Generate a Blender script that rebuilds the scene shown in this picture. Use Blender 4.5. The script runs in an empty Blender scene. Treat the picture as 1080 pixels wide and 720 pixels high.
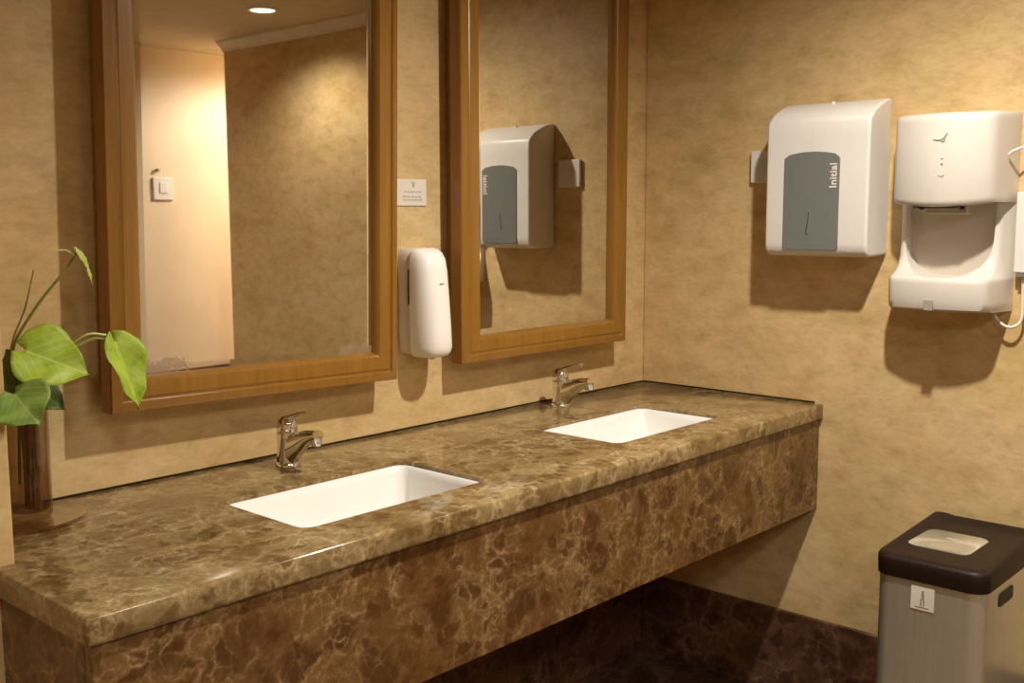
import bpy, bmesh, math, random
from mathutils import Vector, Matrix
random.seed(7)
S = bpy.context.scene
COL = S.collection
PI = math.pi
R = math.radians

# ------------------------------------------------------------------ camera, world, lights, exposure
CAM = Vector((-2.5424, -1.7986, 1.3013))
fw = Vector((0.73387433, 0.66865096, -0.11972619))
rt = Vector((0.67324249, -0.73941644, -0.00280751))
up = Vector((0.09040476, 0.07854439, 0.99280298))
cd = bpy.data.cameras.new('camera')
cd.sensor_width = 36.0
cd.lens = 1123.93 / 1080 * 36
cd.clip_start = 0.02
cam = bpy.data.objects.new('camera', cd)
cam.matrix_world = Matrix(((rt.x, up.x, -fw.x, CAM.x), (rt.y, up.y, -fw.y, CAM.y), (rt.z, up.z, -fw.z, CAM.z), (0, 0, 0, 1)))
COL.objects.link(cam)
S.camera = cam

CEIL = 2.241
WARM = (1.0, 0.925, 0.815)
# (x, y, power, half angle, blend) of every recessed ceiling lamp, the two added fill lamps last
LAMPS = [(-0.857, -1.131, 120, 79, 1.0, 0.03, WARM),
         (0.445, -2.60, 30, 76, 0.8, 0.03, WARM),
         (1.55, -3.27, 100, 88, 0.35, 0.06, (1.0, 0.94, 0.86)),
         (-2.45, -2.35, 105, 84, 0.9, 0.12, WARM),  # unseen lamp, added as fill from the camera side
         (-1.35, -2.75, 66, 84, 0.9, 0.12, WARM)]  # second unseen lamp, added to lift the ambient light
w = bpy.data.worlds.new('world')
w.use_nodes = True
w.node_tree.nodes['Background'].inputs[0].default_value = (0.9, 0.7, 0.5, 1)
w.node_tree.nodes['Background'].inputs[1].default_value = 0.05
S.world = w
S.view_settings.view_transform = 'Standard'
S.view_settings.look = 'None'
S.view_settings.gamma = 1
S.view_settings.use_curve_mapping = False
S.view_settings.exposure = 0.12
S.cycles.max_bounces = 12
S.cycles.diffuse_bounces = 6
S.cycles.glossy_bounces = 6
S.cycles.transmission_bounces = 10
S.cycles.transparent_max_bounces = 10
S.cycles.caustics_reflective = False
S.cycles.caustics_refractive = False
S.cycles.sample_clamp_indirect = 3.0

# ------------------------------------------------------------------ materials
class NT:
    def __init__(self, name):
        self.m = bpy.data.materials.new(name)
        self.m.use_nodes = True
        self.t = self.m.node_tree
        self.b = self.t.nodes['Principled BSDF']
        self.out = self.t.nodes['Material Output']
    def n(self, kind, **kw):
        x = self.t.nodes.new(kind)
        for k, v in kw.items():
            setattr(x, k, v)
        return x
    def l(self, a, b):
        self.t.links.new(a, b)
    def coords(self, scale=(1, 1, 1), rot=(0, 0, 0)):
        c = self.n('ShaderNodeTexCoord'); mp = self.n('ShaderNodeMapping')
        mp.inputs['Scale'].default_value = scale; mp.inputs['Rotation'].default_value = rot
        self.l(c.outputs['Object'], mp.inputs['Vector'])
        return mp.outputs['Vector']
    def noise(self, vec, scale, detail=4, rough=0.55, dist=0.0):
        x = self.n('ShaderNodeTexNoise')
        x.inputs['Scale'].default_value = scale; x.inputs['Detail'].default_value = detail
        x.inputs['Roughness'].default_value = rough; x.inputs['Distortion'].default_value = dist
        self.l(vec, x.inputs['Vector'])
        return x
    def ramp(self, fac, stops):
        x = self.n('ShaderNodeValToRGB')
        e = x.color_ramp.elements
        while len(e) < len(stops):
            e.new(0.5)
        for el, (p, c) in zip(e, stops):
            el.position = p
            el.color = (c[0], c[1], c[2], 1) if not isinstance(c, float) else (c, c, c, 1)
        self.l(fac, x.inputs['Fac'])
        return x.outputs['Color']
    def mix(self, fac, a, b, mode='MIX'):
        x = self.n('ShaderNodeMix', data_type='RGBA', blend_type=mode)
        for i, v in ((0, fac), (6, a), (7, b)):
            if hasattr(v, 'links') or hasattr(v, 'is_linked'):
                self.l(v, x.inputs[i])
            else:
                x.inputs[i].default_value = v if i == 0 else (v[0], v[1], v[2], 1)
        return x.outputs[2]
    def math(self, op, a, b=0.0, clamp=False):
        x = self.n('ShaderNodeMath', operation=op, use_clamp=clamp)
        for i, v in ((0, a), (1, b)):
            if hasattr(v, 'is_linked'):
                self.l(v, x.inputs[i])
            else:
                x.inputs[i].default_value = v
        return x.outputs[0]
    def col(self, c):
        if hasattr(c, 'is_linked'):
            self.l(c, self.b.inputs['Base Color'])
        else:
            self.b.inputs['Base Color'].default_value = (c[0], c[1], c[2], 1)
        return self
    def set(self, rough=0.5, metal=0.0, spec=0.5, **kw):
        self.b.inputs['Roughness'].default_value = rough
        self.b.inputs['Metallic'].default_value = metal
        self.b.inputs['Specular IOR Level'].default_value = spec
        for k, v in kw.items():
            self.b.inputs[k.replace('_', ' ')].default_value = v
        return self
    def bump(self, h, strength=0.1, dist=0.01):
        x = self.n('ShaderNodeBump')
        x.inputs['Strength'].default_value = strength; x.inputs['Distance'].default_value = dist
        self.l(h, x.inputs['Height']); self.l(x.outputs[0], self.b.inputs['Normal'])
        return self

def plain(name, c, rough=0.5, metal=0.0, spec=0.5, vary=0.06, scale=12, **kw):
    """a solid colour with a faint procedural unevenness"""
    t = NT(name)
    nz = t.noise(t.coords(), scale, 3)
    lo = [x * (1 - vary) for x in c]; hi = [min(1, x * (1 + vary)) for x in c]
    t.col(t.ramp(nz.outputs['Fac'], [(0.3, lo), (0.7, hi)])).set(rough, metal, spec, **kw)
    return t.m

def wall_material():
    t = NT('beige_stone_wall')
    big = t.noise(t.coords((1, 1, 2.0)), 2.6, 5, 0.62, 0.5)
    cloud = t.noise(t.coords((1, 1, 1.9), (0.1, 0.15, 0)), 11, 7, 0.72, 0.25)
    fine = t.noise(t.coords((1, 1, 2.6), (0.12, 0.1, 0)), 46, 4, 0.6, 0.3)
    hue = t.noise(t.coords(), 9, 3, 0.5)
    vein = t.noise(t.coords((1, 1, 2.4), (0.25, 0.2, 0)), 5, 5, 0.62, 0.8)
    base = t.ramp(big.outputs['Fac'], [(0.28, (0.565, 0.392, 0.172)), (0.5, (0.645, 0.468, 0.232)), (0.72, (0.70, 0.525, 0.285))])
    base = t.mix(0.85, base, t.ramp(cloud.outputs['Fac'], [(0.30, (0.74, 0.70, 0.62)), (0.5, (0.99, 0.99, 0.98)), (0.70, (1.14, 1.15, 1.18))]), 'MULTIPLY')
    base = t.mix(0.6, base, t.ramp(fine.outputs['Fac'], [(0.3, (0.86, 0.85, 0.83)), (0.5, (1, 1, 1)), (0.72, (1.08, 1.08, 1.08))]), 'MULTIPLY')
    base = t.mix(0.5, base, t.ramp(hue.outputs['Fac'], [(0.34, (1.05, 0.98, 0.95)), (0.5, (1, 1, 1)), (0.66, (0.95, 1.01, 0.92))]), 'MULTIPLY')
    vm = t.ramp(vein.outputs['Fac'], [(0.475, 0.0), (0.5, 1.0), (0.525, 0.0)])
    base = t.mix(t.math('MULTIPLY', vm, 0.16), base, (0.46, 0.30, 0.12))
    t.col(base).set(0.42, 0, 0.35)
    return t.m

def marble_material(name, dark, mid, light, vein, rough, vs=1.0):
    """brecciated brown marble: dark rounded clasts in a paler mottled ground, laced with cream hairlines"""
    t = NT(name)
    v = t.coords()
    warp = t.noise(v, 7.0, 5, 0.65)
    add = t.n('ShaderNodeVectorMath', operation='MULTIPLY_ADD')
    t.l(warp.outputs['Color'], add.inputs[0]); add.inputs[1].default_value = (0.11, 0.11, 0.11); t.l(v, add.inputs[2])
    wv = add.outputs[0]
    patches = t.noise(wv, 8.5, 7, 0.68, 0.6)
    base = t.ramp(patches.outputs['Fac'], [(0.32, mid), (0.50, [0.5 * (p + q) for p, q in zip(mid, light)]), (0.66, light)])
    large = t.noise(v, 3.0, 3, 0.5)
    grain = t.noise(v, 70, 5, 0.7, 0.4)
    for sc, thr in ((13 * vs, 0.48), (30 * vs, 0.36)):
        ed = t.n('ShaderNodeTexVoronoi', feature='DISTANCE_TO_EDGE'); ed.inputs['Scale'].default_value = sc
        ce = t.n('ShaderNodeTexVoronoi', feature='F1'); ce.inputs['Scale'].default_value = sc
        t.l(wv, ed.inputs['Vector']); t.l(wv, ce.inputs['Vector'])
        sp = t.n('ShaderNodeSeparateColor'); t.l(ce.outputs['Color'], sp.inputs[0])
        pick = t.math('MULTIPLY', t.math('SUBTRACT', t.math('ADD', thr - 0.25, t.math('MULTIPLY', large.outputs['Fac'], 0.5)), sp.outputs[0]), 5.0, True)
        body = t.ramp(ed.outputs['Distance'], [(0.03, 0.0), (0.22, 1.0)])
        f = t.math('MULTIPLY', t.math('MULTIPLY', pick, body), 0.62)
        base = t.mix(f, base, dark)
        line = t.ramp(ed.outputs['Distance'], [(0.0, 1.0), (0.03, 0.35), (0.09, 0.0)])
        f = t.math('MULTIPLY', line, t.ramp(patches.outputs['Fac'], [(0.40, 0.0), (0.60, 0.75)]))
        f = t.math('MULTIPLY', f, t.ramp(grain.outputs['Fac'], [(0.35, 0.2), (0.6, 1.0)]))
        base = t.mix(f, base, vein)
    base = t.mix(0.8, base, t.ramp(grain.outputs['Fac'], [(0.3, (0.68, 0.64, 0.58)), (0.52, (1, 1, 1)), (0.74, (1.3, 1.3, 1.3))]), 'MULTIPLY')
    t.col(base).set(rough, 0, 0.5)
    return t.m

M = {}
M['wall'] = wall_material()
M['ceiling'] = plain('ceiling_paint', (0.66, 0.55, 0.38), 0.8)
M['palewall'] = plain("pale_painted_wall", (0.72, 0.60, 0.43), 0.6, vary=0.04, scale=5)
M['trim'] = plain('pale_trim_paint', (0.78, 0.72, 0.62), 0.6)
M['counter'] = marble_material('polished_brown_marble', (0.12, 0.060, 0.014), (0.21, 0.135, 0.050), (0.37, 0.265, 0.125), (0.58, 0.45, 0.27), 0.13, 1.35)  # same marble as the apron; lighter colours stand in for light on top
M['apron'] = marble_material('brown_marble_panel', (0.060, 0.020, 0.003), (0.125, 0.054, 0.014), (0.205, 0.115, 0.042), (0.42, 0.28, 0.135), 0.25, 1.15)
M['skirt'] = marble_material('dark_marble_skirting', (0.035, 0.012, 0.006), (0.08, 0.033, 0.017), (0.15, 0.075, 0.042), (0.24, 0.135, 0.08), 0.22, 0.8)
M['floor'] = marble_material('dark_marble_floor', (0.05, 0.022, 0.010), (0.09, 0.045, 0.024), (0.14, 0.08, 0.045), (0.24, 0.15, 0.09), 0.18, 0.6)
M['ceramic'] = plain('white_ceramic', (0.86, 0.85, 0.82), 0.12, 0, 0.5, 0.01, Coat_Weight=0.3)
M['white'] = plain('white_plastic', (0.73, 0.71, 0.67), 0.32, 0, 0.45, 0.015)
M['brightwhite'] = plain('bright_white_plastic', (0.90, 0.88, 0.84), 0.3, 0, 0.45, 0.01)
M['cream'] = plain('cream_plastic', (0.66, 0.615, 0.555), 0.38, 0, 0.4, 0.015)
M['offwhite'] = plain('offwhite_plastic', (0.56, 0.50, 0.42), 0.4, 0, 0.4, 0.03)
M['slate'] = plain('slate_grey_plastic', (0.165, 0.175, 0.165), 0.3, 0, 0.45, 0.03)
M['dark'] = plain('dark_plastic', (0.016, 0.008, 0.005), 0.45, 0, 0.22, 0.05)
M['black'] = plain('black_gap', (0.02, 0.016, 0.012), 0.6)
M['grey'] = plain('grey_print', (0.33, 0.30, 0.26), 0.6)
M['palegrey'] = plain('pale_grey_print', (0.50, 0.46, 0.40), 0.5)
M['paper'] = plain('white_sticker_paper', (0.78, 0.72, 0.63), 0.55, 0, 0.3)
M['chrome'] = plain('chrome', (0.78, 0.76, 0.72), 0.08, 1.0, 0.5, 0.01)
M['sealant'] = plain('dark_sealant', (0.028, 0.016, 0.005), 0.8, 0, 0.1)

def steel():
    t = NT('brushed_steel')
    nz = t.noise(t.coords((60, 60, 0.6)), 6, 4, 0.6)
    t.col(t.ramp(nz.outputs['Fac'], [(0.3, (0.74, 0.73, 0.62)), (0.7, (0.84, 0.83, 0.72))])).set(0.30, 0.78, 0.5)
    tg = t.n('ShaderNodeTangent', direction_type='RADIAL', axis='Z')
    t.l(tg.outputs[0], t.b.inputs['Tangent'])
    t.b.inputs['Anisotropic'].default_value = 0.8
    return t.m
M['steel'] = steel()

def wood():
    t = NT('golden_brown_wood')
    v = t.coords((26, 26, 1.3))
    nz = t.noise(v, 3.2, 5, 0.6, 0.5)
    wide = t.noise(t.coords((4, 4, 0.8)), 3, 3)
    c = t.ramp(nz.outputs['Fac'], [(0.28, (0.25, 0.108, 0.012)), (0.5, (0.285, 0.132, 0.016)), (0.72, (0.32, 0.155, 0.022))])
    c = t.mix(0.6, c, t.ramp(wide.outputs['Fac'], [(0.3, (0.8, 0.78, 0.72)), (0.7, (1.1, 1.1, 1.1))]), 'MULTIPLY')
    t.col(c).set(0.30, 0, 0.5, Coat_Weight=0.35, Coat_Roughness=0.22)
    return t.m
M['wood'] = wood()

def mirror_material(name, patches):
    """silvered glass; patches = [(x centre, half width, height)] of tarnish creeping up from the lower edge (local metres)"""
    t = NT(name)
    t.col((0.80, 0.775, 0.72)).set(0.015, 1.0)
    if patches:
        c = t.n('ShaderNodeTexCoord'); sp = t.n('ShaderNodeSeparateXYZ'); t.l(c.outputs['Object'], sp.inputs[0])
        nz = t.noise(c.outputs['Object'], 38, 4, 0.6, 0.3)
        tot = None
        for xc, hw, h in patches:
            dx = t.math('ABSOLUTE', t.math('SUBTRACT', sp.outputs['X'], xc))
            side = t.math('SUBTRACT', 1.0, t.math('DIVIDE', dx, hw))
            hh = t.math('MULTIPLY', t.math('MINIMUM', t.math('MULTIPLY', side, 2.2), 1.0), h)
            f = t.math('ADD', t.math('SUBTRACT', hh, sp.outputs['Z']), t.math('MULTIPLY', t.math('SUBTRACT', nz.outputs['Fac'], 0.5), 0.055))
            f = t.math('MULTIPLY', f, 260, True)
            f = t.math('MULTIPLY', f, t.math('GREATER_THAN', side, 0.0))
            tot = f if tot is None else t.math('MAXIMUM', tot, f)
        spot = t.noise(c.outputs['Object'], 60, 2)
        tot = t.math('MULTIPLY', tot, t.ramp(spot.outputs['Fac'], [(0.36, 0.25), (0.44, 1.0)]))
        d = t.n('ShaderNodeBsdfPrincipled')
        d.inputs['Base Color'].default_value = (0.33, 0.225, 0.15, 1); d.inputs['Roughness'].default_value = 0.35
        ms = t.n('ShaderNodeMixShader')
        t.l(t.math('MULTIPLY', tot, 0.62), ms.inputs[0]); t.l(t.b.outputs[0], ms.inputs[1]); t.l(d.outputs[0], ms.inputs[2])
        t.l(ms.outputs[0], t.out.inputs['Surface'])
    return t.m

def glass(name, c, refl=0.8, ior=1.45):
    """thin clear walls: a tinted see-through sheet with a Fresnel gloss"""
    t = NT(name)
    tr = t.n('ShaderNodeBsdfTransparent'); tr.inputs['Color'].default_value = (c[0], c[1], c[2], 1)
    gl = t.n('ShaderNodeBsdfGlossy'); gl.inputs['Roughness'].default_value = 0.02; gl.inputs['Color'].default_value = (refl, refl, refl, 1)
    fr = t.n('ShaderNodeLayerWeight'); fr.inputs['Blend'].default_value = 0.5
    nz = t.noise(t.coords(), 8, 2)
    ms = t.n('ShaderNodeMixShader')
    t.l(t.math('ADD', t.math('MULTIPLY', t.math('POWER', fr.outputs['Facing'], 1.8), ior - 1.0), t.math('MULTIPLY', nz.outputs['Fac'], 0.06)), ms.inputs[0])
    t.l(tr.outputs[0], ms.inputs[1]); t.l(gl.outputs[0], ms.inputs[2]); t.l(ms.outputs[0], t.out.inputs['Surface'])
    return t.m
M['glass'] = glass('clear_glass', (0.78, 0.70, 0.60), 0.9, 1.5)
M['brownglass'] = glass('amber_glass', (0.76, 0.62, 0.46), 0.95, 1.75)
M['water'] = glass('water', (0.93, 0.89, 0.82), 0.6, 1.2)

def leaf_material(name, a, b, rib):
    t = NT(name)
    c = t.n('ShaderNodeUVMap'); sp = t.n('ShaderNodeSeparateXYZ'); t.l(c.outputs[0], sp.inputs[0])
    u, v = sp.outputs['X'], sp.outputs['Y']
    nz = t.noise(t.coords(), 40, 4, 0.6, 0.4)
    base = t.ramp(nz.outputs['Fac'], [(0.3, a), (0.7, b)])
    au = t.math('ABSOLUTE', u)
    mid = t.math('SUBTRACT', 1.0, t.math('MULTIPLY', au, 26), True)
    wv = t.math('SINE', t.math('MULTIPLY', t.math('SUBTRACT', v, t.math('MULTIPLY', au, 0.55)), 44))
    side = t.math('MULTIPLY', t.math('SUBTRACT', wv, 0.86), 5, True)
    f = t.math('MULTIPLY', t.math('MAXIMUM', mid, t.math('MULTIPLY', side, 0.6)), 0.7)
    t.col(t.mix(f, base, rib)).set(0.48, 0, 0.35)
    t.b.inputs['Subsurface Weight'].default_value = 0.15
    t.b.inputs['Subsurface Radius'].default_value = (0.01, 0.02, 0.005)
    return t.m
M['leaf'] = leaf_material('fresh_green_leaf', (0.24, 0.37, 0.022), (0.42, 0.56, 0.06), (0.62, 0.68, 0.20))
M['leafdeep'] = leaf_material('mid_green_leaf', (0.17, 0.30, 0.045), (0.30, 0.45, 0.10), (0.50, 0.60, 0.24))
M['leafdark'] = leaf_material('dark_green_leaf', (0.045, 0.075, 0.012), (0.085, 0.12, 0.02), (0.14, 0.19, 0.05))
M['leafyoung'] = leaf_material('pale_young_leaf', (0.38, 0.46, 0.09), (0.52, 0.58, 0.16), (0.6, 0.65, 0.25))
M['stem'] = plain('olive_stem', (0.20, 0.19, 0.045), 0.45, vary=0.25, scale=30)
M['stake'] = plain('brown_moss_pole', (0.30, 0.18, 0.09), 0.8, vary=0.35, scale=60)

def emitter(name, c, s):
    t = NT(name)
    t.b.inputs['Emission Color'].default_value = (c[0], c[1], c[2], 1)
    t.b.inputs['Emission Strength'].default_value = s
    t.col((0.8, 0.8, 0.75))
    return t.m
M['lamp'] = emitter('lit_lamp_lens', (1.0, 0.9, 0.72), 6.0)

# ------------------------------------------------------------------ object helpers
def tag(o, label=None, cat=None, group=None, kind=None):
    if label: o['label'] = label
    if cat: o['category'] = cat
    if group: o['group'] = group
    if kind: o['kind'] = kind
    return o

def thing(name, loc, label, cat, group=None):
    o = bpy.data.objects.new(name, None)
    o.empty_display_size = 0.05
    o.location = loc
    COL.objects.link(o)
    return tag(o, label, cat, group)

def wloc(o):
    v = Vector((0, 0, 0))
    while o is not None:
        v += o.location
        o = o.parent
    return v

def obj(name, bm, mat, parent=None, loc=None, smooth=False, bevel=None, seg=3, sub=0, solid=None, label=None, angle=40):
    """bm is in world coordinates; the object is re-based on its parent's (or its own) origin"""
    bmesh.ops.recalc_face_normals(bm, faces=bm.faces)
    base = wloc(parent) if parent else Vector(loc if loc else (0, 0, 0))
    bmesh.ops.translate(bm, verts=bm.verts, vec=-base)
    me = bpy.data.meshes.new(name)
    bm.to_mesh(me); bm.free()
    me.materials.append(mat if not isinstance(mat, str) else M[mat])
    o = bpy.data.objects.new(name, me)
    COL.objects.link(o)
    if parent: o.parent = parent
    else: o.location = base
    if solid:
        m = o.modifiers.new('solid', 'SOLIDIFY'); m.thickness = solid; m.offset = 0
    if bevel:
        m = o.modifiers.new('bevel', 'BEVEL'); m.width = bevel; m.segments = seg; m.limit_method = 'ANGLE'; m.angle_limit = R(30)
    if sub:
        m = o.modifiers.new('sub', 'SUBSURF'); m.levels = sub; m.render_levels = sub
    if smooth or bevel or sub:
        for p in me.polygons: p.use_smooth = True
        if not sub:
            me.set_sharp_from_angle(angle=R(angle))
    if label: o['label'] = label
    return o

def apply_mods(o):
    dg = bpy.context.evaluated_depsgraph_get()
    me = bpy.data.meshes.new_from_object(o.evaluated_get(dg))
    o.modifiers.clear()
    o.data = me
    return o

def cut(o, bm, smooth_angle=35):
    """subtract the closed shape bm (world coordinates) from object o"""
    bmesh.ops.recalc_face_normals(bm, faces=bm.faces)
    bmesh.ops.translate(bm, verts=bm.verts, vec=-wloc(o))
    me = bpy.data.meshes.new('cutter'); bm.to_mesh(me); bm.free()
    c = bpy.data.objects.new('cutter', me); COL.objects.link(c)
    c.location = wloc(o)
    bpy.context.view_layer.update()
    m = o.modifiers.new('cut', 'BOOLEAN'); m.operation = 'DIFFERENCE'; m.solver = 'EXACT'; m.object = c
    bpy.context.view_layer.update()
    apply_mods(o)
    bpy.data.objects.remove(c); bpy.data.meshes.remove(me)
    o.data.set_sharp_from_angle(angle=R(smooth_angle))
    return o

def box(bm, x0, x1, y0, y1, z0, z1):
    v = [bm.verts.new(p) for p in ((x0, y0, z0), (x1, y0, z0), (x1, y1, z0), (x0, y1, z0), (x0, y0, z1), (x1, y0, z1), (x1, y1, z1), (x0, y1, z1))]
    for f in ((0, 3, 2, 1), (4, 5, 6, 7), (0, 1, 5, 4), (1, 2, 6, 5), (2, 3, 7, 6), (3, 0, 4, 7)):
        bm.faces.new([v[i] for i in f])
    return bm

def bx(*a):
    return box(bmesh.new(), *a)

def loft(bm, rings, cap0=True, cap1=True, closed=True):
    vs = [[bm.verts.new(p) for p in r] for r in rings]
    n = len(vs[0])
    for a, b in zip(vs, vs[1:]):
        for i in range(n if closed else n - 1):
            j = (i + 1) % n
            bm.faces.new((a[i], a[j], b[j], b[i]))
    if cap0: bm.faces.new(list(reversed(vs[0])))
    if cap1: bm.faces.new(vs[-1])
    return bm

def prism(bm, poly, axis, a, b):
    """poly: 2-D outline in the two other axes (in order), extruded along axis from a to b"""
    def P(p, t):
        q = list(p); q.insert(axis, t); return q
    return loft(bm, [[P(p, a) for p in poly], [P(p, b) for p in poly]])

def rrect(x0, x1, y0, y1, r, n=6):
    pts = []
    for cx, cy, a in ((x1 - r, y1 - r, 0), (x0 + r, y1 - r, 90), (x0 + r, y0 + r, 180), (x1 - r, y0 + r, 270)):
        for i in range(n + 1):
            t = R(a + 90 * i / n)
            pts.append((cx + r * math.cos(t), cy + r * math.sin(t)))
    return pts

def circle(cx, cy, r, n=32):
    return [(cx + r * math.cos(2 * PI * i / n), cy + r * math.sin(2 * PI * i / n)) for i in range(n)]

def lathe(bm, c, prof, n=32, cap0=True, cap1=True):
    return loft(bm, [[(c[0] + r * math.cos(2 * PI * i / n), c[1] + r * math.sin(2 * PI * i / n), c[2] + z) for i in range(n)] for r, z in prof], cap0, cap1)

def catmull(pts, n=8):
    pts = [Vector(p) for p in pts]
    P = [pts[0] * 2 - pts[1]] + pts + [pts[-1] * 2 - pts[-2]]
    out = []
    for i in range(1, len(P) - 2):
        for k in range(n):
            t = k / n
            a, b, c, d = P[i - 1], P[i], P[i + 1], P[i + 2]
            out.append(0.5 * ((2 * b) + (c - a) * t + (2 * a - 5 * b + 4 * c - d) * t * t + (3 * b - a - 3 * c + d) * t ** 3))
    out.append(pts[-1])
    return out

def tube(bm, pts, r0, r1=None, n=10, squash=1.0):
    r1 = r0 if r1 is None else r1
    rings = []
    prev = None
    for i, p in enumerate(pts):
        d = (pts[min(i + 1, len(pts) - 1)] - pts[max(i - 1, 0)]).normalized()
        if prev is None:
            s = d.cross(Vector((0, 0, 1)))
            if s.length < 0.1: s = d.cross(Vector((1, 0, 0)))
        else:
            s = prev - d * prev.dot(d)
        s.normalize(); prev = s
        q = s.cross(d)
        r = r0 + (r1 - r0) * i / (len(pts) - 1)
        rings.append([p + s * (r * math.cos(2 * PI * k / n)) + q * (r * squash * math.sin(2 * PI * k / n)) for k in range(n)])
    return loft(bm, rings)

# ------------------------------------------------------------------ the room
WX, WY, WE = 0.85, -4.00, -3.56     # far side wall of the lobby, opposite wall, where the far wall ends
PIER = -1.32                  # where the right-hand wall ends
XL, XP, YP = -1.969, -1.934, -0.287   # vanity end, edge of the left wall block, its front
H = 0.811                     # counter height
SK = 0.2365
def struct(name, bm, mat, **kw):
    o = obj(name, bm, mat, **kw)
    o['kind'] = 'structure'
    return o
struct('floor', bx(-3.7, 2.3, -4.15, 0.1, -0.1, 0), 'floor')
struct('ceiling', bx(-3.7, 2.3, -4.15, 0.1, CEIL, CEIL + 0.1), 'ceiling')
struct('wall_back', bx(XP, 0.95, 0, 0.1, 0, CEIL), 'wall')
struct('wall_right', bx(0, 0.16, PIER, 0, 0, CEIL), 'wall', bevel=0.004)
struct('wall_left', bx(-3.6, XP, YP, 0.1, 0, CEIL), 'wall', bevel=0.003)
struct('wall_side', bx(-3.7, -3.6, -4.15, 0.1, 0, CEIL), 'wall')
struct('wall_opposite', bx(-3.6, 2.3, -4.15, WY, 0, CEIL), 'palewall')
struct('wall_far', bx(WX, 0.95, WE, 0, 0, CEIL), 'wall', bevel=0.003)
struct('wall_passage', bx(2.2, 2.3, WY, -2.6, 0, CEIL), 'palewall')
struct('wall_passage_end', bx(0.95, 2.2, -2.7, -2.6, 0, CEIL), 'palewall')
def skirting(name, *a):
    struct(name, bx(*a), 'skirt', bevel=0.003)
skirting('baseboard_right', -0.014, 0, PIER, -0.014, 0, SK)
skirting('baseboard_back', XP, 0, -0.014, 0, 0, SK)
skirting('baseboard_left', -3.6, XP, YP - 0.014, YP, 0, SK)
skirting('baseboard_opposite', -3.586, 2.19, WY, WY + 0.014, 0, 0.05)
skirting('baseboard_far', WX - 0.014, WX, WE, 0, 0, 0.09)
# pale moulded strip along the top of the far side wall
prof = [(WX, 2.185), (WX - 0.008, 2.185), (WX - 0.014, 2.199), (WX - 0.034, 2.217), (WX - 0.05, 2.231), (WX - 0.05, CEIL), (WX, CEIL)]
struct('trim_1', prism(bmesh.new(), prof, 1, WE + 0.002, -0.4), 'trim')

# ------------------------------------------------------------------ vanity counter
AP = 0.0106                   # set-back of the panels under the counter edge
vz = thing('vanity_counter', (-1.0, -0.28, 0.533), 'long wall-hung brown marble vanity counter with two sink cut-outs', 'counter')
TH = 0.040
outline = [(XL, -0.57), (-0.001, -0.57), (-0.001, -0.001), (XP + 0.001, -0.001), (XP + 0.001, YP - 0.001), (XL, YP - 0.001)]
top = obj('countertop', prism(bmesh.new(), outline, 2, H - TH, H), 'counter', vz, bevel=0.006, seg=3)
apply_mods(top)
SINKS = [(-1.564, -1.148, -0.467, -0.229), (-0.738, -0.328, -0.462, -0.226)]
for x0, x1, y0, y1 in SINKS:
    cut(top, prism(bmesh.new(), rrect(x0, x1, y0, y1, 0.022), 2, H - 0.1, H + 0.1))
zb = 0.533
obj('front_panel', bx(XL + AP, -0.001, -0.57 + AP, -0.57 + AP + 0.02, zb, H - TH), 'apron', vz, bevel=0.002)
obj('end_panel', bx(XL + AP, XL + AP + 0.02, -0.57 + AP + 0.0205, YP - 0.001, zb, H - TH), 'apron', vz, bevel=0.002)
obj('support_bracket', bx(-1.06, -1.02, -0.53, -0.016, zb + 0.06, H - TH - 0.12), 'sealant', vz)
bmx = bx(XP + 0.004, -0.002, -0.005, -0.0005, H - 0.001, H + 0.003)
box(bmx, -0.0065, -0.0005, -0.545, -0.007, H - 0.001, H + 0.0035)
obj('sealant_joint', bmx, 'sealant', vz, bevel=0.0015, label='dark sealant line where counter meets walls')

def sink(x0, x1, y0, y1, label):
    t = thing('sink_basin', ((x0 + x1) / 2, (y0 + y1) / 2, H - 0.15), label, 'sink', 'white basins sunk in the counter')
    bm = bmesh.new()
    e = 0.0006
    a, b, c, d = x0 + e, x1 - e, y0 + e, y1 - e
    def ring(i, z, r):
        return [(p[0], p[1], z) for p in rrect(a + i, b - i, c + i, d - i, max(r, 0.004))]
    rings = [ring(0.0, H - 0.155, 0.03), ring(0, H - 0.010, 0.022), ring(0.003, H - 0.0065, 0.021), ring(0.007, H - 0.008, 0.021), ring(0.011, H - 0.02, 0.021),
             ring(0.017, H - 0.06, 0.026), ring(0.022, H - 0.095, 0.03), ring(0.030, H - 0.112, 0.036), ring(0.045, H - 0.121, 0.04), ring(0.07, H - 0.126, 0.04), ring(0.10, H - 0.129, 0.018)]
    loft(bm, rings)
    obj('bowl', bm, 'ceramic', t, smooth=True, angle=60)
    cx, cy = (x0 + x1) / 2, (y0 + y1) / 2
    obj('drain', lathe(bmesh.new(), (cx, cy, H - 0.129), [(0.024, 0.0), (0.024, 0.002), (0.020, 0.004), (0.012, 0.0035), (0.004, 0.003)], 28), 'chrome', t, smooth=True)
sink(*SINKS[0], 'white rectangular sink basin nearest the plant and vase')
sink(*SINKS[1], 'white rectangular sink basin nearest the room corner')

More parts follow.
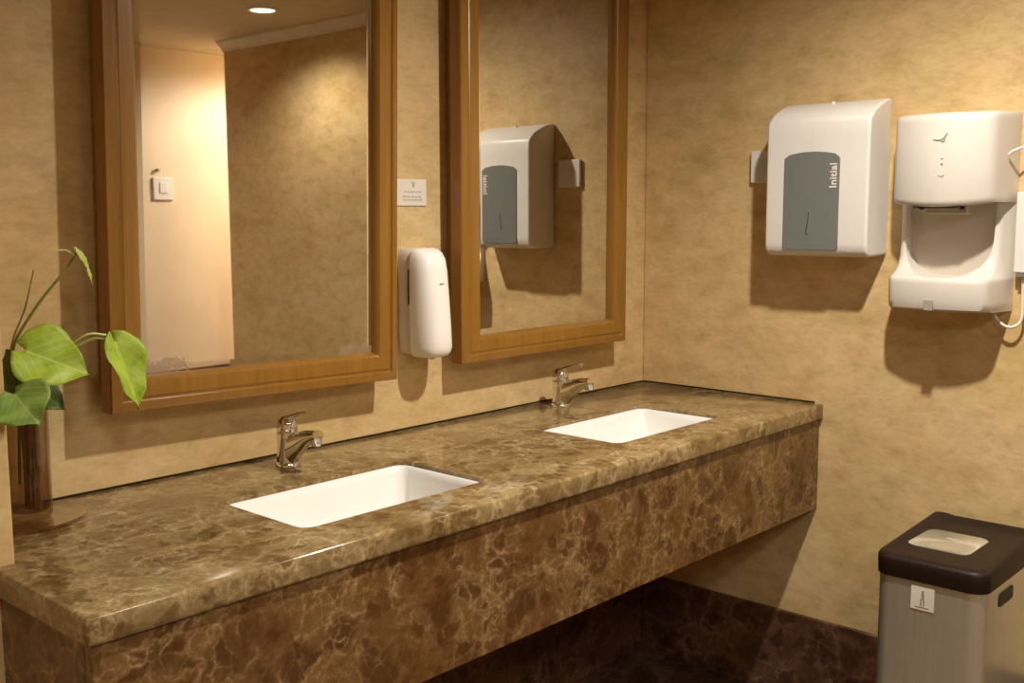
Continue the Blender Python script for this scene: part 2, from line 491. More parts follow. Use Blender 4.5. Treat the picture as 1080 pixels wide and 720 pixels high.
# ------------------------------------------------------------------ faucets
def faucet(x, y, label, group):
    t = thing('faucet', (x, y, H), label, 'faucet', group)
    c = (x, y, H)
    obj('base', lathe(bmesh.new(), c, [(0.0245, 0.0), (0.0245, 0.004), (0.0225, 0.008), (0.0205, 0.012)], 32), 'chrome', t, smooth=True)
    # body that leans forward into the spout
    rings = []
    for z, r, dy in ((0.008, 0.0220, 0), (0.02, 0.0212, 0), (0.035, 0.0210, -0.001), (0.05, 0.0212, -0.001), (0.062, 0.0215, 0), (0.068, 0.0205, 0)):
        rings.append([(x + r * math.cos(2 * PI * i / 28), y + dy + r * math.sin(2 * PI * i / 28), H + z) for i in range(28)])
    obj('body', loft(bmesh.new(), rings), 'chrome', t, smooth=True)
    # spout: oval section sweeping up and forward
    path = catmull([(x, y - 0.004, H + 0.034), (x, y - 0.03, H + 0.046), (x, y - 0.062, H + 0.063), (x, y - 0.098, H + 0.074)], 6)
    bm = bmesh.new()
    rings = []
    for i, p in enumerate(path):
        k = i / (len(path) - 1)
        rw, rh = 0.0175 - 0.004 * k, 0.0255 * (1 - k) ** 1.3 + 0.009
        d = (path[min(i + 1, len(path) - 1)] - path[max(i - 1, 0)]).normalized()
        q = Vector((1, 0, 0)).cross(d)
        rings.append([p + Vector((rw * math.cos(2 * PI * j / 20), 0, 0)) + q * (rh * math.sin(2 * PI * j / 20)) for j in range(20)])
    loft(bm, rings)
    sp = obj('spout', bm, 'chrome', t, smooth=True, angle=60)
    obj('aerator', lathe(bmesh.new(), (x, y - 0.092, H + 0.052), [(0.009, 0.0), (0.0105, 0.002), (0.0105, 0.018)], 20), 'chrome', sp, smooth=True)
    # dome cap and lever
    obj('cap', lathe(bmesh.new(), (x, y, H + 0.068), [(0.0195, 0), (0.0205, 0.004), (0.0200, 0.016), (0.017, 0.024), (0.010, 0.029), (0.003, 0.030)], 28), 'chrome', t, smooth=True, angle=70)
    lv = catmull([(x, y + 0.004, H + 0.092), (x, y - 0.02, H + 0.100), (x, y - 0.045, H + 0.108), (x, y - 0.068, H + 0.113)], 5)
    bm = bmesh.new()
    rings = []
    for i, p in enumerate(lv):
        k = i / (len(lv) - 1)
        rw, rh = 0.009 - 0.003 * k, 0.0055 - 0.0015 * k
        rings.append([p + Vector((rw * math.cos(2 * PI * j / 16), 0, rh * math.sin(2 * PI * j / 16))) for j in range(16)])
    loft(bm, rings)
    obj('lever', bm, 'chrome', t, smooth=True, angle=60)
FG = 'chrome single-lever faucets'
faucet(-1.325, -0.094, 'chrome single-lever faucet behind the basin nearest the plant', FG)
faucet(-0.475, -0.082, 'chrome single-lever faucet behind the basin by the corner', FG)

# ------------------------------------------------------------------ mirrors
YF, YB, YM, FW = -0.0765, -0.0374, -0.0588, 0.0575
def wall_mirror(x0, x1, z0, z1, tilt, label, patches, matname):
    cx = (x0 + x1) / 2
    t = thing('wall_mirror', (cx, 0, z0), label, 'mirror', 'wood-framed mirrors')
    bm = bmesh.new()
    # moulded section: (inset from the outer edge, y)
    sec = [(0.020, -0.004), (0.020, YB), (0.0, YB), (0.0, YF + 0.008), (0.002, YF + 0.005), (0.018, YF + 0.0005), (0.0205, YF + 0.004), (0.0235, YF + 0.003), (0.027, YF), (0.044, YF - 0.0005),
           (0.0535, YF + 0.0005), (FW, YF + 0.004), (FW + 0.003, YM - 0.004), (FW + 0.006, YM + 0.002), (FW + 0.006, YM + 0.012), (0.03, YM + 0.03)]
    corners = [(x0, z0, 1, 1), (x1, z0, -1, 1), (x1, z1, -1, -1), (x0, z1, 1, -1)]
    rings = [[(cxx + sx * i, y, cz + sz * i) for i, y in sec] for cxx, cz, sx, sz in corners]
    vs = [[bm.verts.new(p) for p in r] for r in rings]
    n = len(sec)
    for k in range(4):
        a, b = vs[k], vs[(k + 1) % 4]
        for i in range(n):
            j = (i + 1) % n
            bm.faces.new((a[i], a[j], b[j], b[i]))
    obj('frame', bm, 'wood', t, smooth=True, angle=32)
    # silvered glass with a ground bevel round its edge
    i0, bw = FW - 0.004, 0.022
    bm = bmesh.new()
    def rect(i, y):
        return [(x0 + i, y, z0 + i), (x1 - i, y, z0 + i), (x1 - i, y, z1 - i), (x0 + i, y, z1 - i)]
    loft(bm, [rect(i0, YM + 0.006), rect(i0, YM + 0.0009), rect(i0 + bw, YM)])
    obj('mirror_glass', bm, mirror_material(matname, patches), t)
    t.rotation_euler = (0, R(tilt), 0)
    return t
wall_mirror(-1.6713, -1.0165, 0.9505, 2.02, 1.3, 'wide wood-framed wall mirror behind the plant, tarnished along its lower edge',
            [(-0.225, 0.085, 0.088), (0.235, 0.10, 0.083)], 'tarnished_mirror')
wall_mirror(-0.8165, -0.1832, 0.9535, 2.02, 0.1, 'wood-framed wall mirror nearest the corner, reflecting the paper towel dispenser', [], 'clear_mirror')

# ------------------------------------------------------------------ soap dispenser on the back wall
def soap_dispenser():
    x0, x1 = -0.950, -0.858
    xc, hw = (x0 + x1) / 2, (x1 - x0) / 2
    z0, z1 = 0.981, 1.224
    t = thing('soap_dispenser', (xc, 0, z0), 'white oval-fronted soap dispenser on the wall between the two mirrors', 'soap dispenser')
    def ring(z, d, hwz, back=-0.001, p=2.6, n=36):
        # D-shaped section: straight at the wall, superelliptic front
        pts = []
        for i in range(n + 1):
            a = PI * i / n
            c, s = math.cos(a), math.sin(a)
            pts.append((xc + hwz * math.copysign(abs(c) ** (2 / p), c), back - (d + back) * abs(s) ** (2 / p), z))
        return pts
    KZ, KX = 0.243 / 0.229, hw / 0.049
    bm = bmesh.new()
    L = [(0.0, 0.030, 0.036), (0.004, 0.045, 0.042), (0.012, 0.055, 0.046), (0.03, 0.060, 0.047), (0.12, 0.060, 0.047), (0.195, 0.060, 0.047), (0.212, 0.055, 0.045), (0.222, 0.042, 0.040), (0.225, 0.028, 0.034)]
    loft(bm, [ring(z0 + 0.004 + z * KZ, d, w_ * KX) for z, d, w_ in L])
    obj('body', bm, 'cream', t, smooth=True, angle=60)
    # front cover, leaning out towards its lower lip
    bm = bmesh.new()
    L = [(0.000, 0.086, 0.034), (0.003, 0.096, 0.041), (0.010, 0.103, 0.0465), (0.022, 0.106, 0.0485), (0.06, 0.103, 0.049), (0.12, 0.097, 0.049), (0.18, 0.090, 0.0485), (0.205, 0.084, 0.047), (0.219, 0.074, 0.043), (0.227, 0.060, 0.036), (0.229, 0.048, 0.028)]
    loft(bm, [ring(z0 + z * KZ, d, w_ * KX, back=-0.040) for z, d, w_ in L])
    cv = obj('cover', bm, 'brightwhite', t, smooth=True, angle=60)
    bm = bmesh.new()
    pts = catmull([(x0 + 0.0008, -0.037, 1.178), (x0 - 0.0002, -0.0375, 1.135), (x0 + 0.0004, -0.0365, 1.100)], 6)
    tube(bm, pts, 0.0022, 0.0022, 8)
    obj('window_slit', bm, 'black', t, smooth=True, label='dark narrow level window')
    bm = bmesh.new()
    box(bm, xc - 0.004, xc + 0.008, -0.0965, -0.0940, 1.146, 1.1475)
    obj('printed_mark', bm, 'palegrey', cv)
    obj('nozzle', lathe(bmesh.new(), (xc, -0.062, z0 - 0.006), [(0.006, 0), (0.008, 0.004), (0.009, 0.014)], 16), 'offwhite', t, smooth=True)
soap_dispenser()

# ------------------------------------------------------------------ notice on the back wall
def notice():
    t = thing('notice_sign', (-0.905, 0, 1.318), 'small white notice with grey icon on the wall above the soap dispenser', 'sign')
    obj('plate', bx(-0.951, -0.860, -0.003, -0.0003, 1.318, 1.377), 'paper', t, bevel=0.001)
    bm = lathe(bmesh.new(), (0, 0, 0), [(0.0045, 0), (0.0045, 0.0006)], 20)
    bmesh.ops.rotate(bm, verts=bm.verts, matrix=Matrix.Rotation(R(90), 3, 'X'))
    bmesh.ops.translate(bm, verts=bm.verts, vec=(-0.9, -0.0031, 1.3685))
    tube(bm, [Vector((-0.9, -0.0034, 1.364)), Vector((-0.8995, -0.0034, 1.3585))], 0.002, 0.001, 6)
    obj('icon', bm, 'palegrey', t)
    random.seed(4)
    for z, a, b in ((1.349, -0.926, -0.876), (1.338, -0.932, -0.872), (1.331, -0.930, -0.874)):
        bm = bmesh.new(); x = a
        while x < b - 0.004:
            ln = random.uniform(0.004, 0.011)
            box(bm, x, min(x + ln, b), -0.0035, -0.0029, z - 0.0018, z + 0.0018); x += ln + 0.003
        obj('printed_line', bm, 'palegrey', t)
notice()

# ------------------------------------------------------------------ paper towel dispenser on the right wall
def text_mesh(body, size, name):
    cu = bpy.data.curves.new('txt', 'FONT'); cu.body = body; cu.size = size; cu.extrude = 0.0004; cu.offset = size * 0.018; cu.space_character = 1.06
    cu.align_x = 'CENTER'; cu.align_y = 'CENTER'
    o = bpy.data.objects.new('txt', cu); COL.objects.link(o)
    bpy.context.view_layer.update()
    me = bpy.data.meshes.new_from_object(o.evaluated_get(bpy.context.evaluated_depsgraph_get()))
    bpy.data.objects.remove(o)
    bm = bmesh.new(); bm.from_mesh(me); bpy.data.meshes.remove(me)
    return bm

def towel_dispenser():
    y0, y1 = -0.720, -0.4537
    z0, z1 = 1.194, 1.570
    D = 0.121
    t = thing('paper_towel_dispenser', (0, (y0 + y1) / 2, z0), 'white paper towel dispenser with grey window panel beside the hand dryer', 'paper towel dispenser')
    # side profile (x, z)
    pr = [(-0.001, z0 + 0.004), (-0.03, z0 + 0.002), (-0.10, z0), (-0.112, z0 + 0.006), (-0.119, z0 + 0.018), (-D, z0 + 0.032), (-D, 1.36), (-D, 1.48), (-D + 0.001, 1.508), (-D + 0.005, 1.522), (-0.095, 1.541), (-0.06, 1.558), (-0.03, 1.568), (-0.001, z1 + 0.003)]
    bm = bmesh.new()
    prism(bm, pr, 1, y0, y1)
    obj('cover', bm, 'white', t, bevel=0.006, seg=3, angle=30)
    # slate panel with arched top
    ya, yb, za, zc = -0.649, -0.504, 1.209, 1.437
    poly = [(ya + 0.006, za), (yb - 0.006, za), (yb, za + 0.006)]
    for i in range(13):
        k = i / 12
        y = yb + (ya - yb) * k
        poly.append((y, zc + 0.0095 * (1 - (2 * k - 1) ** 2) * 1.0 - (0.006 if i in (0, 12) else 0)))
    poly.append((ya, za + 0.006))
    pn = obj('window_panel', prism(bmesh.new(), poly, 0, -D - 0.0022, -D + 0.004), 'slate', t, bevel=0.0012, seg=2, label='slate grey arched panel')
    bm = text_mesh('Initial', 0.0255, 'x')
    bmesh.ops.rotate(bm, verts=bm.verts, matrix=Matrix.Rotation(R(90), 3, 'Z'))
    bmesh.ops.transform(bm, verts=bm.verts, matrix=Matrix(((0, 0, -1, 0), (-1, 0, 0, 0), (0, 1, 0, 0), (0, 0, 0, 1))))
    bmesh.ops.translate(bm, verts=bm.verts, vec=(-D - 0.0024, -0.6345, 1.388))
    obj('lettering', bm, 'paper', pn, label='pale vertical lettering')
    bm = bmesh.new()
    tube(bm, catmull([(-D - 0.0022, -0.572, 1.30), (-D - 0.0022, -0.5705, 1.28), (-D - 0.0022, -0.5665, 1.252), (-D - 0.0022, -0.5715, 1.246)], 5), 0.0009, 0.0009, 6)
    obj('pull_mark', bm, 'dark', pn)
    bm = lathe(bmesh.new(), (-0.035, -0.585, 1.562), [(0.006, 0), (0.006, 0.006), (0.004, 0.0085)], 18)
    obj('lock', bm, 'white', t, smooth=True)
towel_dispenser()

# ------------------------------------------------------------------ switch box on the right wall
def switch_box():
    t = thing('switch_box', (0, -0.389, 1.379), 'small white surface switch box on the wall behind the paper towel dispenser', 'switch')
    obj('back_box', bx(-0.008, -0.0005, -0.4295, -0.3485, 1.379, 1.460), 'cream', t, bevel=0.003)
    obj('face_plate', bx(-0.013, -0.0081, -0.4305, -0.3475, 1.378, 1.461), 'white', t, bevel=0.003)
    obj('rocker', bx(-0.016, -0.0131, -0.399, -0.379, 1.404, 1.436), 'white', t, bevel=0.002)
switch_box()

# ------------------------------------------------------------------ hand dryer
def hand_dryer():
    y0, y1 = -1.000, -0.771
    yc, hw = (y0 + y1) / 2, (y1 - y0) / 2
    t = thing('hand_dryer', (0, yc, 1.076), 'white wall hand dryer with open hand bay and drip tray', 'hand dryer')
    def plan(z, dc, de, hwz=hw, n=24, rc=0.014, flare=0.016, sag=0.0):
        """wall to front outline: depth dc at the middle, de near the ends, rounded front corners"""
        pts = [(-0.001, yc + hwz + flare, z + sag * 0)]
        fr = []
        for i in range(n + 1):
            u = 1 - 2 * i / n
            d = de + (dc - de) * (1 - u * u)
            e = (1 - abs(u)) * hwz
            if e < rc:
                k = 1 - e / rc
                d -= rc * 0.75 * (1 - math.sqrt(max(0, 1 - k * k)))
            fr.append((-d, yc + u * hwz, z - sag * (1 - u * u)))
        return pts + fr + [(-0.001, yc - hwz - flare, z)]
    # lower body: tray, side cheeks, back
    bm = bmesh.new()
    L = [(1.078, 0.118, 0.098), (1.083, 0.132, 0.108), (1.100, 0.138, 0.113), (1.140, 0.138, 0.113), (1.1495, 0.137, 0.112), (1.153, 0.134, 0.109), (1.157, 0.118, 0.097), (1.166, 0.092, 0.080), (1.18, 0.072, 0.066), (1.20, 0.060, 0.055), (1.25, 0.052, 0.048), (1.335, 0.050, 0.046)]
    loft(bm, [plan(z, a, b) for z, a, b in L])
    body = obj('body', bm, 'cream', t, smooth=True, angle=50)
    # the hand bay: U-shaped scoop open to the front
    u = []
    hb, zc_, zbm = 0.100, 1.245, 1.1535
    for i in range(25):
        a = PI + PI * i / 24
        c, s = math.cos(a), math.sin(a)
        u.append((yc + hb * math.copysign(abs(c) ** 0.72, c), zc_ + (zc_ - zbm) * math.copysign(abs(s) ** 0.85, s)))
    u += [(yc + hb + 0.002, 1.34), (yc - hb - 0.002, 1.34)]
    cut(body, prism(bmesh.new(), u, 0, -0.3, -0.022), 45)
    body.data.materials.append(M['offwhite'])          # the bay's back wall is a duller plastic
    for p in body.data.polygons:
        if p.center.x + body.location.x > -0.0225 and p.normal.x < -0.9: p.material_index = 1
    # head
    bm = bmesh.new()
    L = [(1.322, 0.134, 0.096, 0.010), (1.3255, 0.140, 0.101, 0.010), (1.335, 0.143, 0.104, 0.009), (1.42, 0.143, 0.105, 0.003), (1.500, 0.142, 0.104, 0), (1.511, 0.139, 0.101, 0), (1.517, 0.131, 0.094, 0), (1.519, 0.120, 0.085, 0)]
    loft(bm, [plan(z, a, b, sag=g) for z, a, b, g in L])
    head = obj('head', bm, 'cream', t, smooth=True, angle=50)
    # air slot and nozzle under the head
    obj('air_slot', bx(-0.130, -0.122, yc - 0.05, yc + 0.055, 1.309, 1.3135), 'black', head, label='dark air slot')
    nz = obj('nozzle', bx(-0.088, -0.058, yc - 0.05, yc + 0.04, 1.296, 1.319), 'offwhite', head, bevel=0.003)
    for yy in (yc - 0.042, yc + 0.048):
        bm = lathe(bmesh.new(), (-0.094, yy, 1.306), [(0.004, 0), (0.005, 0.002), (0.005, 0.009)], 14)
        obj('sensor', bm, 'black', head)
    # printed hand, lamp and marks on the head
    X = -0.1435
    bm = bmesh.new()
    tube(bm, catmull([(X + 0.001, -0.876, 1.4605), (X, -0.884, 1.459), (X, -0.895, 1.460), (X, -0.902, 1.467), (X, -0.906, 1.4735)], 5), 0.0016, 0.0016, 6)
    tube(bm, catmull([(X, -0.893, 1.457), (X, -0.898, 1.455), (X, -0.902, 1.460)], 5), 0.0011, 0.0011, 6)
    obj('hand_icon', bm, 'palegrey', head)
    def disc(y, z, r, mat, name):
        bm = lathe(bmesh.new(), (0, 0, 0), [(r, 0), (r, 0.002), (r * 0.7, 0.003)], 16)
        bmesh.ops.rotate(bm, verts=bm.verts, matrix=Matrix.Rotation(R(-90), 3, 'Y'))
        bmesh.ops.translate(bm, verts=bm.verts, vec=(X + 0.001, y, z))
        obj(name, bm, mat, head)
    disc(-0.897, 1.4195, 0.0022, 'white', 'indicator_lamp')
    disc(-0.897, 1.4065, 0.0020, 'grey', 'indicator_lamp')
    bm = bmesh.new()
    tube(bm, catmull([(X, -0.889, 1.384), (X, -0.893, 1.380), (X, -0.899, 1.380), (X, -0.902, 1.383)], 5), 0.0010, 0.0010, 6)
    obj('print_mark', bm, 'palegrey', head)
    obj('drain_window', bx(-0.1412, -0.130, -0.889, -0.868, 1.0795, 1.1045), 'grey', body, bevel=0.0015, label='grey drip level window')
hand_dryer()
bm = bmesh.new()
box(bm, -0.034, -0.0005, -1.090, -1.0235, 1.165, 1.345)
sw = thing('power_outlet', (0, -1.057, 1.165), 'white outlet box on the wall at the outer side of the hand dryer', 'outlet')
obj('box', bm, 'white', sw, bevel=0.004)
obj('plug', bx(-0.032, -0.006, -1.050, -1.030, 1.155, 1.1645), 'slate', sw, bevel=0.002)
bm = bmesh.new()
tube(bm, catmull([(-0.03, -0.985, 1.082), (-0.032, -0.993, 1.062), (-0.032, -1.012, 1.046), (-0.030, -1.030, 1.045), (-0.022, -1.043, 1.06), (-0.018, -1.043, 1.10), (-0.018, -1.041, 1.1545)], 8), 0.0032, 0.0032, 10)
tag(obj('power_cable', bm, 'white', smooth=True, loc=(-0.03, -0.985, 1.08)), 'white power cable looping below the hand dryer', 'cable')
bm = bmesh.new()
tube(bm, catmull([(-0.060, -1.0105, 1.425), (-0.058, -1.022, 1.434), (-0.04, -1.06, 1.448), (-0.004, -1.12, 1.46)], 8), 0.003, 0.003, 10)
tag(obj('wire', bm, 'white', smooth=True, loc=(-0.060, -1.0105, 1.425)), 'short white wire leaving the upper side of the hand dryer', 'wire')

# ------------------------------------------------------------------ waste bin
def waste_bin():
    xf, xb, ya, yb = -0.440, -0.080, -1.130, -0.903
    t = thing('waste_bin', ((xf + xb) / 2, (ya + yb) / 2, 0), 'rectangular brushed steel waste bin with dark lid by the wall', 'bin')
    def ring(z, i, r):
        return [(p[0], p[1], z) for p in rrect(xf + i, xb - i, ya + i, yb - i, r, 8)]
    bm = bmesh.new()
    loft(bm, [ring(0.02, 0.005, 0.03), ring(0.30, 0.004, 0.03), ring(0.557, 0.004, 0.03)])
    body = obj('body', bm, 'steel', t, smooth=True, angle=60)
    obj('base', loft(bmesh.new(), [ring(0.0, 0.006, 0.03), ring(0.018, 0.002, 0.03), ring(0.024, 0.003, 0.03)]), 'dark', t, smooth=True)
    # lid: deep rim, top with a crest towards the back and a shallow saddle
    bm = bmesh.new()
    def top(i, base, amp):
        out = []
        for x, y in rrect(xf + i, xb - i, ya + i, yb - i, max(0.034 - i * 0.5, 0.01), 8):
            u = (x - xf) / (xb - xf); v = (y - (ya + yb) / 2) / ((yb - ya) / 2)
            out.append((x, y, base + amp * (0.017 * math.sin(PI * 0.5 * min(1, max(0, u * 1.25))) ** 2 * (0.15 + 0.85 * v * v) - 0.005 * (1 - v * v))))
        return out
    rings = [ring(0.556, 0.004, 0.032), ring(0.554, 0.0, 0.034), ring(0.575, -0.001, 0.035), top(-0.001, 0.590, 1), top(0.002, 0.5965, 1), top(0.008, 0.600, 1), top(0.018, 0.600, 0.6), top(0.028, 0.5985, 0.08), top(0.07, 0.598, 0.0), top(0.095, 0.598, 0.0)]
    loft(bm, rings)
    lid = obj('lid', bm, 'dark', t, smooth=True, angle=60, label='dark plastic lid')
    bm = bmesh.new()
    P = rrect(-0.347, -0.205, -1.062, -0.932, 0.022, 6)
    P2 = rrect(-0.344, -0.208, -1.059, -0.935, 0.02, 6)
    loft(bm, [[(x, y, 0.592) for x, y in P], [(x, y, 0.6000) for x, y in P], [(x, y, 0.6015) for x, y in P2]])
    pl = obj('lid_plate', bm, 'steel', lid, smooth=True, label='silver plate set in the lid')
    obj('sensor_mark', bx(-0.262, -0.256, -1.01, -0.985, 0.6012, 0.6021), 'palegrey', t)
    # sticker with a figure dropping litter
    st = obj('sticker', bx(xf + 0.0025, xf + 0.0044, -1.031, -0.984, 0.496, 0.544), 'paper', body, label='white square sticker with grey figure')
    bm = bmesh.new()
    X = xf + 0.0018
    box(bm, X, X + 0.001, -1.0115, -1.0055, 0.519, 0.531)
    box(bm, X, X + 0.001, -1.0110, -1.0060, 0.532, 0.537)
    box(bm, X, X + 0.001, -1.0125, -1.0095, 0.505, 0.519)
    box(bm, X, X + 0.001, -1.0065, -1.0035, 0.505, 0.519)
    box(bm, X, X + 0.001, -1.022, -0.993, 0.5015, 0.503)
    obj('sticker_figure', bm, 'grey', t)
    # grip slot on the short side
    bm = bmesh.new()
    P = rrect(-0.345, -0.262, 0.505, 0.533, 0.008, 5)
    prism(bm, P, 1, ya + 0.0015, ya + 0.006)
    obj('grip_slot', bm, 'black', body, label='dark grip slot')
waste_bin()

# ------------------------------------------------------------------ saucer, vase and plant
VX, VY = -1.829, -0.097
bm = lathe(bmesh.new(), (VX, VY, H), [(0.05, 0.0004), (0.070, 0.0006), (0.081, 0.0030), (0.0845, 0.0055), (0.0855, 0.0070), (0.0845, 0.0082), (0.0815, 0.0075), (0.076, 0.0045), (0.066, 0.0038), (0.048, 0.0042), (0.01, 0.0042)], 48)
tag(obj('saucer', bm, 'brownglass', smooth=True, loc=(VX, VY, H), angle=60), 'brown glass saucer under the plant vase', 'saucer')
vt = thing('glass_vase', (VX, VY, H + 0.0045), 'tall clear glass vase holding the trailing plant', 'vase')
RV = 0.034
bm = lathe(bmesh.new(), (VX, VY, H + 0.0048), [(0.026, 0), (0.031, 0.002), (RV, 0.008), (RV, 0.10), (RV, 0.172), (RV + 0.003, 0.185), (RV + 0.001, 0.186), (RV - 0.0025, 0.172), (RV - 0.003, 0.10), (RV - 0.003, 0.016), (0.026, 0.012), (0.006, 0.011)], 40)
obj('glass_wall', bm, 'glass', vt, smooth=True, angle=60)
bm = lathe(bmesh.new(), (VX, VY, H + 0.0048), [(0.024, 0.0135), (RV - 0.0036, 0.018), (RV - 0.0036, 0.085), (0.004, 0.085)], 32)
obj('water', bm, 'water', vt, smooth=True)

pt = thing('pothos_plant', (VX, VY, H + 0.02), 'green heart-leaved trailing plant growing from the glass vase', 'plant')
# ribbed brown pole
bm = bmesh.new()
rings = []
for z in (H + 0.021, H + 0.08, H + 0.15, H + 0.215):
    rings.append([(VX + 0.004 + (0.0105 + 0.0016 * (i % 2)) * math.cos(2 * PI * i / 24), VY - 0.004 + (0.0105 + 0.0016 * (i % 2)) * math.sin(2 * PI * i / 24), z) for i in range(24)])
loft(bm, rings)
obj('support_pole', bm, 'stake', pt, label='ribbed brown moss pole')

def stem(pts, r0, r1, mat='stem', name='stem'):
    bm = bmesh.new()
    tube(bm, catmull(pts, 8), r0, r1, 8)
    return obj(name, bm, mat, pt, smooth=True)

def leaf(base, tip, wid, nrm, mat, droop=0.0, fold=0.25, wav=0.004, curl=0.0, name='leaf', thick=0.0007):
    """heart-shaped blade from base to tip; nrm = rough upward normal"""
    base, tip, nrm = Vector(base), Vector(tip), Vector(nrm).normalized()
    ax = tip - base; Ln = ax.length; ax.normalize()
    side = ax.cross(nrm).normalized(); nn = side.cross(ax).normalized()
    NU, NV = 14, 22
    bm = bmesh.new()
    uvl = bm.loops.layers.uv.new('UVMap')
    grid, uvs = [], {}
    for j in range(NV + 1):
        v = j / NV
        half = wid * 0.5 * (math.sin(PI * min(1.0, v ** 0.62 * 0.96 + 0.04)) ** 0.85) * (1.0 if v < 0.5 else 1 - 0.25 * (v - 0.5))
        row = []
        for i in range(NU + 1):
            u = -1 + 2 * i / NU
            back = 0.16 * (abs(u) ** 1.6) * max(0, 1 - v * 2.2)      # lobes reach behind the stalk
            l = (v - back) * Ln
            s = u * half
            h = fold * abs(s) - droop * v * v * Ln + wav * math.sin(v * 13 + u * 2.2) * abs(u) - curl * u * abs(u) * half
            h -= 0.012 * (math.cos((v - 0.55 * abs(u)) * 44)) * 0.06
            p = base + ax * l + side * s + nn * h
            x = bm.verts.new(p); uvs[x] = (u * half / (wid * 0.5), v); row.append(x)
        grid.append(row)
    for j in range(NV):
        for i in range(NU):
            f = bm.faces.new((grid[j][i], grid[j][i + 1], grid[j + 1][i + 1], grid[j + 1][i]))
            for lp in f.loops: lp[uvl].uv = uvs[lp.vert]
    bmesh.ops.remove_doubles(bm, verts=bm.verts, dist=1e-5)
    return obj(name, bm, mat, pt, smooth=True, solid=thick, angle=180)

TOP = (VX, VY - 0.004, H + 0.19)
stem([(VX + 0.004, VY + 0.016, H + 0.05), (VX - 0.004, VY + 0.008, H + 0.17), (-1.862, -0.14, 1.085), (-1.835, -0.165, 1.155), (-1.790, -0.18, 1.215), (-1.772, -0.185, 1.243)], 0.0030, 0.0017)
stem([(VX - 0.010, VY + 0.010, H + 0.06), (VX - 0.012, VY - 0.005, H + 0.19), (-1.866, -0.15, 1.095), (-1.850, -0.17, 1.16), (-1.838, -0.18, 1.218)], 0.0026, 0.0010)
# pale young leaf at the top of the tall shoot
stem([(-1.776, -0.185, 1.238), (-1.790, -0.187, 1.246), (-1.806, -0.188, 1.2465)], 0.0016, 0.0009, 'leafyoung', 'shoot_tip')
leaf((-1.774, -0.185, 1.243), (-1.747, -0.190, 1.193), 0.022, (0.55, -0.55, 0.45), 'leafyoung', 0.10, 0.5, 0.001)
# large leaf facing the camera
stem([(VX + 0.002, VY - 0.02, H + 0.07), (VX, VY - 0.014, H + 0.18), (-1.846, -0.16, 1.06), (-1.835, -0.185, 1.104)], 0.0026, 0.0017)
leaf((-1.862, -0.188, 1.098), (-1.785, -0.232, 1.058), 0.108, (-0.42, -0.62, 0.66), 'leaf', 0.02, 0.16, 0.004)
# hanging leaf in front of the mirror frame
stem([(VX + 0.012, VY - 0.012, H + 0.09), (VX + 0.014, VY - 0.02, H + 0.19), (-1.795, -0.16, 1.075), (-1.755, -0.185, 1.106), (-1.722, -0.19, 1.100)], 0.0026, 0.0022, 'leafyoung')
stem([(-1.795, -0.17, 1.09), (-1.765, -0.19, 1.114), (-1.735, -0.192, 1.111)], 0.0012, 0.0022, 'leafyoung')
leaf((-1.721, -0.19, 1.099), (-1.692, -0.215, 0.990), 0.068, (0.30, -0.75, 0.40), 'leaf', 0.06, 0.42, 0.004, 0.22)
# lower leaf reaching past the wall edge
stem([(VX - 0.006, VY - 0.024, H + 0.08), (VX - 0.008, VY - 0.03, H + 0.185), (-1.88, -0.22, 1.035), (-1.920, -0.288, 1.050)], 0.0026, 0.0018)
leaf((-1.926, -0.298, 1.053), (-1.912, -0.338, 1.013), 0.086, (-0.52, -0.55, 0.62), 'leafdeep', 0.02, 0.12, 0.004)
# darker leaves behind
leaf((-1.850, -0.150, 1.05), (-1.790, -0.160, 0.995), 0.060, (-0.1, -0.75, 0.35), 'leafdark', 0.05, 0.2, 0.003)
leaf((-1.872, -0.130, 1.080), (-1.880, -0.165, 0.985), 0.080, (-0.6, -0.7, 0.15), 'leafdark', 0.03, 0.2, 0.003)

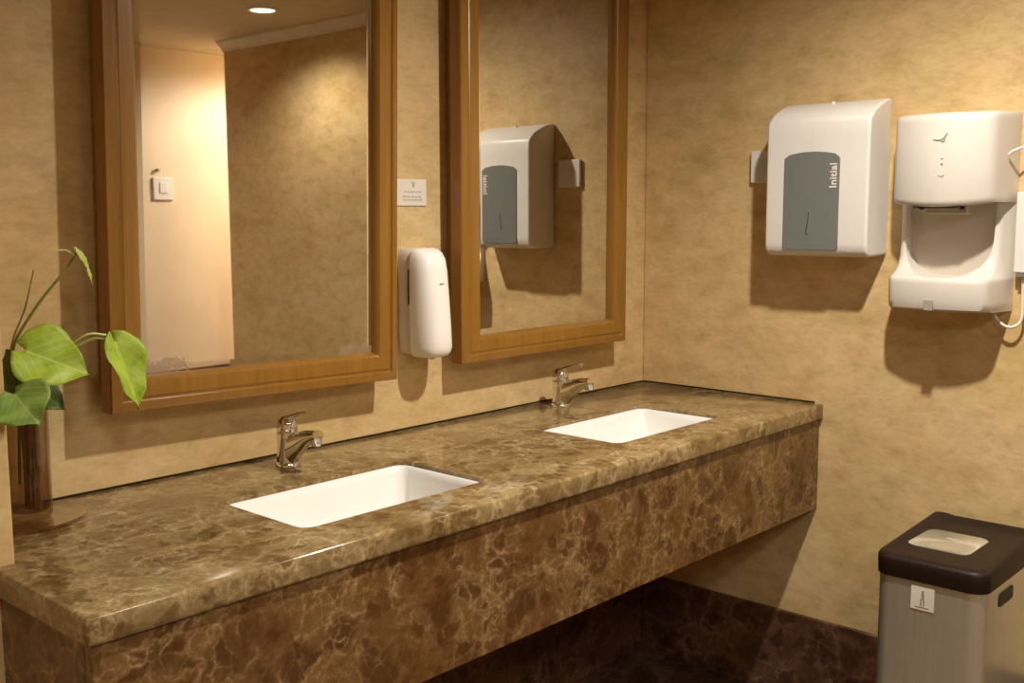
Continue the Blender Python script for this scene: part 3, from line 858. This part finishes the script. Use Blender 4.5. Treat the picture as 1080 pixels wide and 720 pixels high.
# ------------------------------------------------------------------ things seen in the mirror: lobby wall fittings
SWX = 0.696
t = thing('wall_switch', (SWX, WY, 1.381), 'white square switch plate on the bright far wall seen in the wide mirror', 'switch')
obj('plate', bx(SWX - 0.063, SWX + 0.063, WY + 0.0005, WY + 0.014, 1.381, 1.509), 'white', t, bevel=0.004)
obj('rocker', bx(SWX - 0.025, SWX + 0.025, WY + 0.0142, WY + 0.019, 1.42, 1.482), 'white', t, bevel=0.003)
t = obj('wall_hook', lathe(bmesh.new(), (0.664, WY + 0.014, 1.542), [(0.004, 0), (0.012, 0.003), (0.012, 0.015), (0.004, 0.018)], 16), 'grey', smooth=True, loc=(0.664, WY + 0.014, 1.542))
tag(t, 'tiny grey fitting on the far wall above the square switch plate', 'hook')

# ------------------------------------------------------------------ recessed ceiling lamps with their own light, added fill lamps among them
LBL = ['recessed round ceiling downlight over the vanity counter', 'recessed round ceiling downlight reflected at the top of the wide mirror',
       'recessed round ceiling downlight in the side passage beyond the far wall', 'added unseen fill downlight in the ceiling at the side away from the hand dryer', 'added unseen fill downlight in the ceiling in the middle of the room behind the viewer']
for (x, y, pw, half, bl, soft, tint), lb in zip(LAMPS, LBL):
    t = thing('ceiling_downlight', (x, y, CEIL), lb, 'downlight', 'recessed ceiling downlights')
    bm = lathe(bmesh.new(), (x, y, CEIL), [(0.075, -0.0005), (0.075, -0.004), (0.070, -0.0075), (0.060, -0.0075), (0.056, -0.005), (0.055, -0.0005)], 40, False, False)
    obj('trim_ring', bm, 'trim', t, smooth=True)
    bm = lathe(bmesh.new(), (x, y, CEIL), [(0.0548, -0.0008), (0.0548, -0.0025), (0.03, -0.0040), (0.004, -0.0045)], 32)
    obj('lens', bm, 'lamp', t, smooth=True)
    ld = bpy.data.lights.new('downlight_lamp', 'SPOT')
    ld.energy = pw; ld.color = tint; ld.spot_size = R(2 * half); ld.spot_blend = bl; ld.shadow_soft_size = soft
    lo = bpy.data.objects.new('downlight_lamp', ld)
    COL.objects.link(lo); lo.parent = t; lo.location = (0, 0, -0.045)
